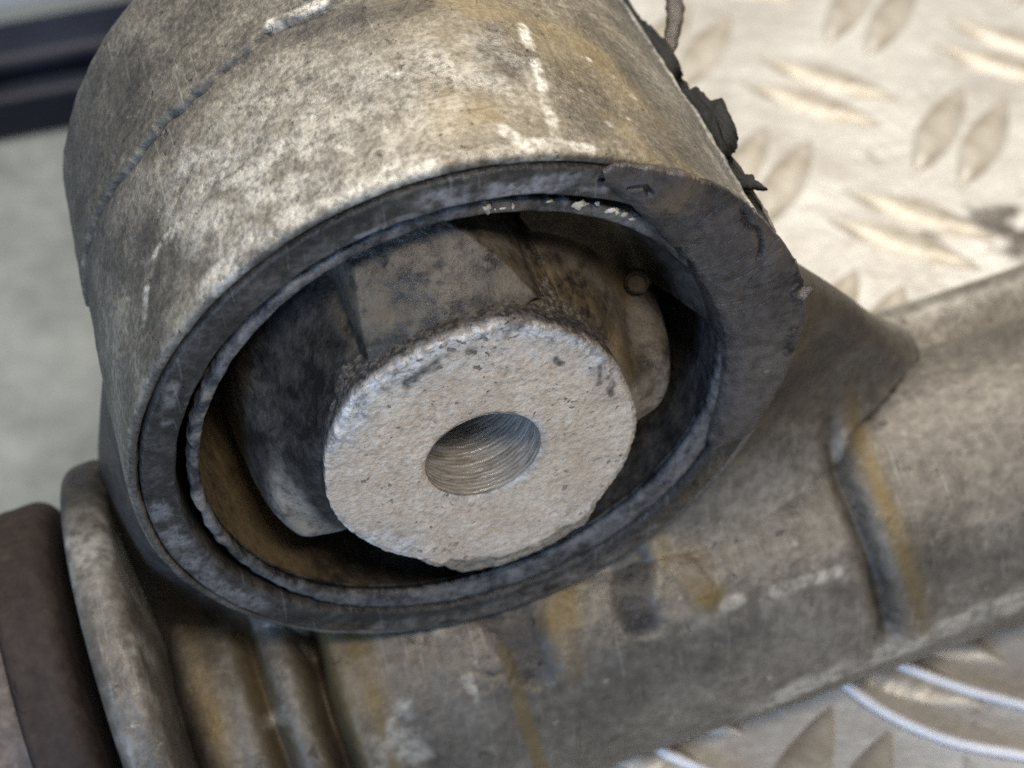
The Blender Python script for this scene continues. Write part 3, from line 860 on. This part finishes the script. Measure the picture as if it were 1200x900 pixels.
def finpt(y, r, c=0.0):
    return fin_frame(np.array([y]), np.array([r]), np.array([c]))[0]
scrap([(0.46, .335), (0.452, .355), (0.40, .3545), (0.36, .360), (0.30, .3625), (0.262, .362), (0.20, .3635), (0.15, .366), (0.10, .365), (0.04, .362), (0.02, .35), (0.02, .335)], 0.012, 23, 21, (0, .2, .1), M_black, 0.004)
tube('rubber_strand', [finpt(.325, .352), finpt(.350, .369), finpt(.385, .389), finpt(.415, .399), finpt(.455, .405), finpt(.50, .425)],
     [0.006, 0.0085, 0.0105, 0.0105, 0.0105, .0105], M_flap, ins, flat=0.6, wear=(0.1, 0, 0.2), jitter=0.3)

# --- inner sleeve
OUT = [(171, .163), (155, .170), (147, .173), (136, .179), (125, .180), (115, .180), (104, .182), (93, .182), (86, .184), (80, .186), (74, .183), (66, .177), (56, .173), (39, .167), (22, .161), (6, .162),
       (-17, .166), (-39, .171), (-44, .175), (-50, .188), (-56, .206), (-66, .212), (-85, .213), (-97, .207), (-104, .182), (-118, .161), (-139, .157), (-163, .159)]
def inner_sleeve():
    n = 900
    th = np.linspace(-180, 180, n, endpoint=False)
    s = np.concatenate([np.linspace(0, 1, 90), 1 + np.linspace(0.02, 1, 22)])   # 0..1 face, 1..2 side
    S, TH = np.meshgrid(s, th, indexing='ij')
    A = np.radians(TH)
    q = np.stack([A * 10, 0 * A, 0 * A], -1)
    xs = np.array(sorted(OUT))
    ro = np.interp(TH, np.r_[xs[-1, 0] - 360, xs[:, 0], xs[0, 0] + 360], np.r_[xs[-1, 1], xs[:, 1], xs[0, 1]])
    ro = ro + 0.0024 * fbm(q, 1.8, 5, 4) + 0.0024 * fbm(q, 7, 3, 7) * sstep(10, 40, TH) * (1 - sstep(125, 150, TH))
    chw = table(TH, [(-180, .006), (-130, .008), (-108, .012), (-98, .052), (-60, .052), (-50, .016), (-40, .010), (-20, .008), (30, .005), (90, .004), (140, .005)])
    f = np.clip(S, 0, 1)
    r = 0.0605 + (ro - 0.0605) * f
    y = np.full_like(r, -0.047)
    over = np.clip((r - (ro - chw)) / chw, 0, 1)
    y = y + chw * (0.22 * (1 - np.sqrt(np.clip(1 - over ** 2, 0, 1))) + 0.16 * sstep(0.22, 0.42, over))
    # countersink at the hole
    y = y + 0.0035 * np.exp(-(r - 0.0605) / 0.0025)
    side = np.clip(S - 1, 0, 1)
    ye = y
    y = np.where(S > 1, ye + 0.002 + side * 0.55, y)
    r = np.where(S > 1, r - 0.003 * np.clip(side * 20, 0, 1), r)
    P0 = np.stack([r * np.cos(A), y, r * np.sin(A)], -1)
    burr = sstep(0.86, 0.99, f) * (S <= 1.2) * sstep(15, 45, TH % 360) * (1 - sstep(165, 200, TH % 360))
    edge_noise = fbm(P0, 55, 4, 9)
    y = y + np.where(S <= 1, 0.0018 * fbm(P0, 60, 4, 3) + 0.0016 * fbm(P0, 12, 2, 5), 0)
    y = y - burr * np.clip(edge_noise * 0.006, -0.002, 0.003)
    P = np.stack([r * np.cos(A), y, r * np.sin(A)], -1)
    TP = TH % 360
    big = fbm(P0, 13, 4, 15)
    upper = sstep(8, 40, TP) * (1 - sstep(140, 172, TP))
    wid = 0.012 + 0.022 * upper
    grey = sstep(0, 1, (r - (ro - wid)) / 0.024 + 1.5 * big + 0.5 * fbm(P0, 45, 3, 66)) * (S <= 1.02)
    grey = np.maximum(grey, 0.35 * sstep(0.115, 0.15, r + 0.02 * big) * (S <= 1.0)); grey *= 0.58 + 0.42 * upper + 0.40 * sstep(178, 195, TP) * (1 - sstep(225, 245, TP))
    ringw = 0.95 * np.exp(-((r - 0.0605) / 0.007) ** 2) * sstep(-170, -120, TH) * (1 - sstep(30, 60, TH)) * (TH < 100) 
    grey = np.maximum(grey, ringw)
    sw = np.clip(0.5 + 2 * big, 0, 1) * stroke(A * .14, r, [(radians(-150) * .14, .13), (radians(-128) * .14, .14)], .035)
    grey = np.maximum(grey, 0.8 * sw)
    wa, wb = 0.008 * fbm(P0, 40, 3, 95), 0.008 * fbm(P0, 40, 3, 96)
    def st(pts, w):
        return stroke(A * 0.15 + wa, r + wb, [(radians(a) * 0.15, x) for a, x in pts], w)
    rg = np.clip(0.6 + 3 * fbm(P0, 40, 3, 25), 0, 1)
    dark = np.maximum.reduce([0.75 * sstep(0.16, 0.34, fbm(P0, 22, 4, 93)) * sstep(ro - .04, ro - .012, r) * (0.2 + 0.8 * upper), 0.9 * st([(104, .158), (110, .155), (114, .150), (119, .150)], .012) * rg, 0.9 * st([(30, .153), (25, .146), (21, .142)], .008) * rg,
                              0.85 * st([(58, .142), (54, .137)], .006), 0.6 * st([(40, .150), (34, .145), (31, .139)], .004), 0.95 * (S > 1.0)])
    brown = 0.9 * sstep(0.12, 0.42, over + 0.6 * big + 0.3 * fbm(P0, 40, 3, 94)) * sstep(-120, -98, TH) * (1 - sstep(-50, -36, TH)) * (S <= 1.02)
    brown = np.maximum(brown, 0.9 * sstep(0.93, 1.0, f) * sstep(-45, -20, TH) * (1 - sstep(60, 85, TH)) * (S <= 1.02))
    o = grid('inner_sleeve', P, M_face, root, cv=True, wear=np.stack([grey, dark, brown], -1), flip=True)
    # bore
    k, mth = 260, 200
    yy = np.linspace(-0.0445, 0.50, k)[:, None]
    aa = np.linspace(-pi, pi, mth, endpoint=False)[None]
    rb = 0.0603 + 0.00014 * np.sin(yy * 700 + 3 * np.cos(aa * 1)) + 0.0003 * fbm(np.stack([np.cos(aa) + 0 * yy, yy * 40 + 0 * aa, np.sin(aa) + 0 * yy], -1), 2.0, 3, 2)
    B = np.stack([rb * np.cos(aa), yy + 0 * aa, rb * np.sin(aa)], -1)
    grid('bore', B, M_bore, o, cv=True, flip=False)
inner_sleeve()

# --- the arm tube
OA = np.array([0, .0764, -.532])
UA = np.array([.9919, .0067, .1268]); UA /= np.linalg.norm(UA)
UP = np.array([0, 0, 1]) - UA * UA[2]; UP /= np.linalg.norm(UP)
FR = np.cross(UA, UP)
SH = np.array([.018, .0585, .056])     # the flange and hub sit a little off the tube's axis

def arm_pt(s, phi, r, off=None):
    o = OA if off is None else OA + off
    return o + s[..., None] * UA + (r * np.cos(phi))[..., None] * FR + (r * np.sin(phi))[..., None] * UP

def arm_detail(S, PH, P0):
    """grooves, pockets, lugs and stains of the casting at (s along the axis, phi round it): radius change and three masks of wear, recess shade painted in"""
    A = np.radians(PH)
    Sw = S + 0.006 * fbm(P0, 5, 3, 2)
    g = lambda c, w: np.exp(-((Sw - c) / w) ** 2)
    r = -0.080 * g(-0.346, 0.020) - 0.030 * g(-0.234, 0.013) - 0.050 * g(-0.170, 0.014) * (1 + 0.4 * sstep(60, 85, PH))
    front = sstep(-20, 10, PH) * (1 - sstep(105, 130, PH))
    cb = np.interp(PH, [0, 20, 45, 75, 110], [.499, .497, .493, .492, .508])
    band = np.exp(-((S - cb) / 0.013) ** 2) * sstep(2, 12, PH) * (1 - sstep(108, 122, PH))
    r = r - 0.020 * band + 0.004 * np.exp(-((S - cb - 0.04) / 0.02) ** 2) * front
    U, V = S + 0.006 * fbm(P0, 14, 3, 52), A * 0.187 + 0.006 * fbm(P0, 14, 3, 53)
    def st(pts, w):
        return stroke(U, V, [(a, radians(p) * 0.187) for a, p in pts], w)
    pk1 = st([(.058, 76), (.064, 60), (.070, 47)], .040)
    pk2 = st([(.222, 71), (.205, 60), (.208, 50)], .030)
    l1 = st([(.125, 76), (.112, 56), (.104, 42)], .026)
    l2 = st([(.250, 72), (.275, 62), (.290, 50)], .024)
    r = r - 0.005 * pk1 - 0.004 * pk2 + 0.002 * l1 + 0.002 * l2
    rg = np.clip(0.75 + 1.6 * fbm(P0, 16, 4, 8), 0, 1)
    gr = np.maximum.reduce([1.0 * g(-0.345, 0.020), 0.7 * g(-0.234, 0.010), 0.9 * g(-0.172, 0.012), 0.9 * band * (0.6 + 0.4 * rg), np.clip(1.15 * pk1 * (.4 + .6 * rg), 0, 1), np.clip(1.15 * pk2 * (.4 + .6 * rg), 0, 1)])  # shade inside grooves, band and pockets painted dark
    gr = np.maximum(gr, 0.35 * st([(.16, 30), (.30, 28)], .06) * rg)
    oc = np.maximum.reduce([0.8 * g(-0.298, 0.016) * rg, 0.8 * g(-0.236, 0.017), 0.9 * g(-0.160, 0.026), 0.8 * g(-0.118, 0.018) * rg,
                            0.9 * np.exp(-((S - cb - 0.037) / 0.013) ** 2) * sstep(0, 8, PH) * (1 - sstep(104, 114, PH)) * (.4 + .6 * rg),
                            0.95 * st([(.135, 78), (.118, 62)], .046) * rg, 0.95 * st([(.118, 62), (.106, 42)], .028) * rg, 0.9 * st([(.250, 73), (.278, 63)], .042) * rg, 0.9 * st([(.278, 63), (.292, 50)], .030) * rg,
                            0.75 * st([(.044, 56), (.041, 33), (.048, 2)], .013)])
    sc = np.maximum.reduce([0.4 * st([(.308, 44), (.325, 45)], .012) * rg, 0.5 * st([(.37, 43), (.447, 43)], .011) * rg,
                            0.6 * st([(.32, -10), (.45, -3), (.62, 2), (.9, 8)], .032) * rg, 0.35 * sstep(0.2, 0.4, fbm(P0, 12, 4, 18)) * (S < 0)])
    return r, sc, gr, oc

def arm_tube():
    n, m = 620, 520
    s = np.linspace(-0.375, 1.35, n)
    ph = np.linspace(-180, 180, m, endpoint=False)
    S, PH = np.meshgrid(s, ph, indexing='ij')
    A = np.radians(PH)
    r = 0.187 + 0.016 * (1 - sstep(-0.36, -0.05, S))
    P0 = arm_pt(S, A, r)
    dr, sc, gr, oc = arm_detail(S, PH, P0)
    r = r + dr + 0.0035 * fbm(P0, 7, 3, 5) + 0.0016 * fbm(P0, 30, 3, 6)
    return grid('arm_tube', arm_pt(S, A, r), M_arm, root, cv=True, wear=np.stack([sc, gr, oc], -1), flip=True)
tube_obj = arm_tube()

# --- fin: a second rounded rib running behind the tube's top
def fin_rib():
    n, m = 220, 120
    s = np.linspace(0.30, 1.35, n)
    ph = np.linspace(0, 2 * pi, m, endpoint=False)
    S, A = np.meshgrid(s, ph, indexing='ij')
    c, sn = np.cos(A), np.sin(A)
    sq = lambda x: np.sign(x) * np.abs(x) ** 0.45
    camup = Rm[1]
    hw, hh = 0.075, 0.10
    camf = Rm[2]
    base = OA + S[..., None] * UA
    off = (0.155 + 0.0 * S)[..., None] * camup + 0.13 * camf
    e2 = camup - UA * (camup @ UA); e2 /= np.linalg.norm(e2)
    e1 = np.cross(UA, e2)
    P = base + off + (hw * sq(c))[..., None] * e1 + (hh * sq(sn))[..., None] * e2
    P = P + (0.003 * fbm(P, 9, 3, 4))[..., None] * e2
    w = np.zeros(P.shape)
    w[..., 0] = 0.25 * np.clip(2 * fbm(P, 9, 3, 5), 0, 1)
    return grid('rear_rib', P, M_arm, tube_obj, cv=True, wear=w, flip=True)
fin_rib()

# --- web: cast fillet between the eye and the tube
def web(stations, mat, parent, thick=0.10, wearf=None):
    """stations: (theta on the eye, y on the eye, s on the tube, phi on the tube, how deep the hollow runs)"""
    st_ = np.array(stations, float)
    n, m = 220, 90
    k = np.linspace(0, len(st_) - 1, n)
    ks = np.arange(len(st_))
    col_ = lambda c: np.convolve(np.pad(np.interp(k, ks, st_[:, c]), 12, 'edge'), np.hanning(25) / np.hanning(25).sum(), 'valid')
    a, y0, ss, pp, pull = np.radians(col_(0)), col_(1), col_(2), np.radians(col_(3)), col_(4)
    P0 = np.stack([0.337 * np.cos(a), y0, 0.337 * np.sin(a)], -1)
    P1 = arm_pt(ss, pp, np.full(n, 0.1815))
    tang = -np.sin(pp)[:, None] * FR + np.cos(pp)[:, None] * UP          # along the tube's skin, upward
    d = np.linalg.norm(P1 - P0, axis=1)[:, None]
    rad_ = np.stack([np.cos(a), 0 * a, np.sin(a)], -1)
    ln = col_(5)[:, None]
    Q0 = P0 + (P1 - P0) * np.array([0.30, 0.0, 0.42]) + np.stack([0 * a, pull, 0 * a], -1)
    Q1 = P1 + ln * tang + np.stack([0 * a, pull * 0.5, 0 * a], -1) - (0.12 * d * rad_) * (ln < 0.02)
    u = np.linspace(-0.02, 1.0, m)[None, :, None]
    F = (1 - u) ** 3 * P0[:, None] + 3 * u * (1 - u) ** 2 * Q0[:, None] + 3 * u * u * (1 - u) * Q1[:, None] + u ** 3 * P1[:, None]
    F = F + (0.004 * fbm(F, 8, 3, 3))[..., None] * np.array([0, -1, 0.3])
    # carry the tube's grooves and stains on into the fillet
    D = F - OA
    S = D @ UA
    vf, vu = D @ FR, D @ UP
    PH = np.degrees(np.arctan2(vu, vf))
    rho = np.hypot(vf, vu)
    base = 0.187 + 0.016 * (1 - sstep(-0.36, -0.05, S))
    PA = arm_pt(S, np.radians(PH), base)
    dr, sc0, gr0, oc0 = arm_detail(S, PH, PA)
    wt = (1 - sstep(0.02, 0.11, rho - base))
    dirr = (vf / rho)[..., None] * FR + (vu / rho)[..., None] * UP
    F = F + (wt * (dr - 0.002 * (u[..., 0] > 0.9)))[..., None] * dirr
    Bk = F + np.array([0.0, thick, 0.02])
    full = np.concatenate([F, Bk[:, ::-1]], 1)
    w = np.zeros(full.shape)
    mid = (full + full[:, ::-1]) / 2
    def cap(e, nb):
        out = full[e] - full[nb]
        out = out / (np.linalg.norm(out, axis=-1, keepdims=True) + 1e-9)
        return [mid[e] + (full[e] - mid[e]) * math.cos(t) + out * math.sin(t) * thick * 0.5 for t in np.linspace(0.2, pi / 2, 7)]
    U = np.concatenate([u[..., 0] + 0 * F[..., 0], 1 - u[..., 0] + 0 * F[..., 0]], 1)
    w[..., 0], w[..., 1], w[..., 2] = wearf(full, U)
    for c, q in ((0, sc0), (1, gr0), (2, oc0)):
        w[:, :m, c] = np.maximum(w[:, :m, c], q * wt)
    c0, c1 = cap(0, 3), cap(n - 1, n - 4)
    full = np.concatenate([np.array(c0[::-1]), full, np.array(c1)], 0)
    w = np.concatenate([np.repeat(w[:1], 7, 0), w, np.repeat(w[-1:], 7, 0)], 0)
    return grid('web', full, mat, parent, cv=True, wear=w, flip=True)
def wf_right(P, U):
    f = np.clip(0.8 + 1.5 * fbm(P, 8, 3, 9), 0, 1)
    fade = 1 - sstep(0.25, 0.90, U + 0.25 * fbm(P, 6, 3, 29))
    return 0.1 * f * (1 - fade), 0.75 * f * fade, 0.45 * fade * np.clip(0.7 + 1.5 * fbm(P, 5, 3, 12), 0, 1)
def wf_left(P, U):
    f = np.clip(0.9 + fbm(P, 8, 3, 9), 0, 1)
    return 0 * f, 0.75 * f * (1 - 0.5 * sstep(0.6, 1, U)), 0 * f  # shade between eye and flange painted as a darker tone
web([(19, .03, .655, 117, 0.0, 0.03), (11, .03, .59, 98, .02, .05), (0, .03, .51, 78, .02, .10), (-15, .03, .44, 62, .01, .13), (-35, .03, .33, 55, 0, .13), (-60, .03, .20, 54, 0, .10), (-92, .03, .0, 60, 0, .08)], M_arm, root, 0.055, wf_right)
web([(-92, .03, .0, 66, 0, .08), (-115, .03, -.13, 72, 0.01, .08), (-135, .04, -.24, 80, .02, .08), (-152, .05, -.30, 92, .03, .06), (-168, .06, -.345, 108, .04, .04), (-180, .08, -.365, 125, .05, .03)], M_arm, root, 0.12, wf_left)

# --- flange at the left end of the tube
def lathe_arm(name, prof, mat, parent, off, n=420, wearf=None, amp=0.002, freq=16, seed=0):
    prof = np.array(prof)
    ph = np.linspace(-pi, pi, n, endpoint=False)
    S = np.repeat(prof[:, 0][:, None], n, 1)
    Rr = np.repeat(prof[:, 1][:, None], n, 1)
    A = np.repeat(ph[None], len(prof), 0)
    P = arm_pt(S, A, Rr, off)
    Rr = Rr + (Rr > 0.05) * (amp * fbm(P, freq, 4, seed) + amp * 1.2 * fbm(P, 5, 2, seed + 3))
    P = arm_pt(S, A, Rr, off)
    w = np.zeros(P.shape)
    if wearf:
        w[..., 0], w[..., 1], w[..., 2] = wearf(P, S, np.degrees(A))
    return grid(name, P, mat, parent, cv=True, wear=w, flip=True)

fp = [(-0.412, 0.0), (-0.418, 0.2), (-0.4195, 0.27)]
fp += [(-0.4195 + 0.018 * (1 - math.cos(t)), 0.2825 + 0.018 * math.sin(t)) for t in np.linspace(0, pi / 2, 8)]
fp += [(s, 0.3005) for s in np.linspace(-0.398, -0.385, 6)]
fp += [(-0.385 + 0.020 * math.sin(t), 0.2805 + 0.020 * math.cos(t)) for t in np.linspace(0.1, pi / 2, 8)]
fp += [(-0.363, 0.25), (-0.360, 0.15), (-0.359, 0.0)]
def wfl(P, S, D):
    f = fbm(P, 14, 4, 4)
    sc = 0.65 * np.clip(3 * f, 0, 1) * sstep(40, 60, D) * (1 - sstep(98, 108, D))
    sc = np.maximum(sc, 0.6 * np.clip(0.6 + 3 * f, 0, 1) * np.exp(-((D - 86) / 8) ** 2))
    gr = 0.35 * sstep(98, 112, D) + 0.3 * np.clip(3 * fbm(P, 6, 3, 14), 0, 1)
    return sc, gr, 0 * f
lathe_arm('flange', fp, M_arm, root, SH, wearf=wfl, seed=6)

# --- rusty hub at far left: a thing of its own beside the flange
hub_base = OA + SH - 0.62 * UA
hub = empty('rusty_hub', tuple(hub_base - np.array([0, 0, 0.27])), 'rusty round steel hub with a dark rubber band, left of the pale flange', 'hub')
def wr1(P, S, D):
    f = fbm(P, 4, 4, 3)
    return 0 * f, 0.2 * np.clip(3 * f, 0, 1), 0.8 * np.clip(3.5 * (fbm(P, 6, 4, 23) - 0.10), 0, 1)
hp = [(-1.3, 0.0), (-1.3, 0.262)] + [(s, 0.262) for s in np.linspace(-1.28, -0.50, 60)] + [(-0.49, 0.258), (-0.488, 0.1), (-0.488, 0.0)]
lathe_arm('hub_body', hp, M_rust, hub, SH, wearf=wr1, seed=9, amp=0.003)
bp = [(-0.513, 0.255), (-0.513, 0.268)]
bp += [(-0.513 + 0.008 * (1 - math.cos(t)), 0.265 + 0.008 * math.sin(t)) for t in np.linspace(0, pi / 2, 5)]
bp += [(s, 0.273) for s in np.linspace(-0.50, -0.475, 8)]
bp += [(-0.468 + 0.024 * math.sin(t), 0.249 + 0.024 * math.cos(t)) for t in np.linspace(0, pi / 2, 9)]
bp += [(-0.443, 0.20), (-0.444, 0.05), (-0.444, 0.0)]
lathe_arm('rubber_band', bp, M_band, hub, SH, seed=12, amp=0.002)

# --- white plastic strands on the plate
zp = Z_PLATE + 0.0105
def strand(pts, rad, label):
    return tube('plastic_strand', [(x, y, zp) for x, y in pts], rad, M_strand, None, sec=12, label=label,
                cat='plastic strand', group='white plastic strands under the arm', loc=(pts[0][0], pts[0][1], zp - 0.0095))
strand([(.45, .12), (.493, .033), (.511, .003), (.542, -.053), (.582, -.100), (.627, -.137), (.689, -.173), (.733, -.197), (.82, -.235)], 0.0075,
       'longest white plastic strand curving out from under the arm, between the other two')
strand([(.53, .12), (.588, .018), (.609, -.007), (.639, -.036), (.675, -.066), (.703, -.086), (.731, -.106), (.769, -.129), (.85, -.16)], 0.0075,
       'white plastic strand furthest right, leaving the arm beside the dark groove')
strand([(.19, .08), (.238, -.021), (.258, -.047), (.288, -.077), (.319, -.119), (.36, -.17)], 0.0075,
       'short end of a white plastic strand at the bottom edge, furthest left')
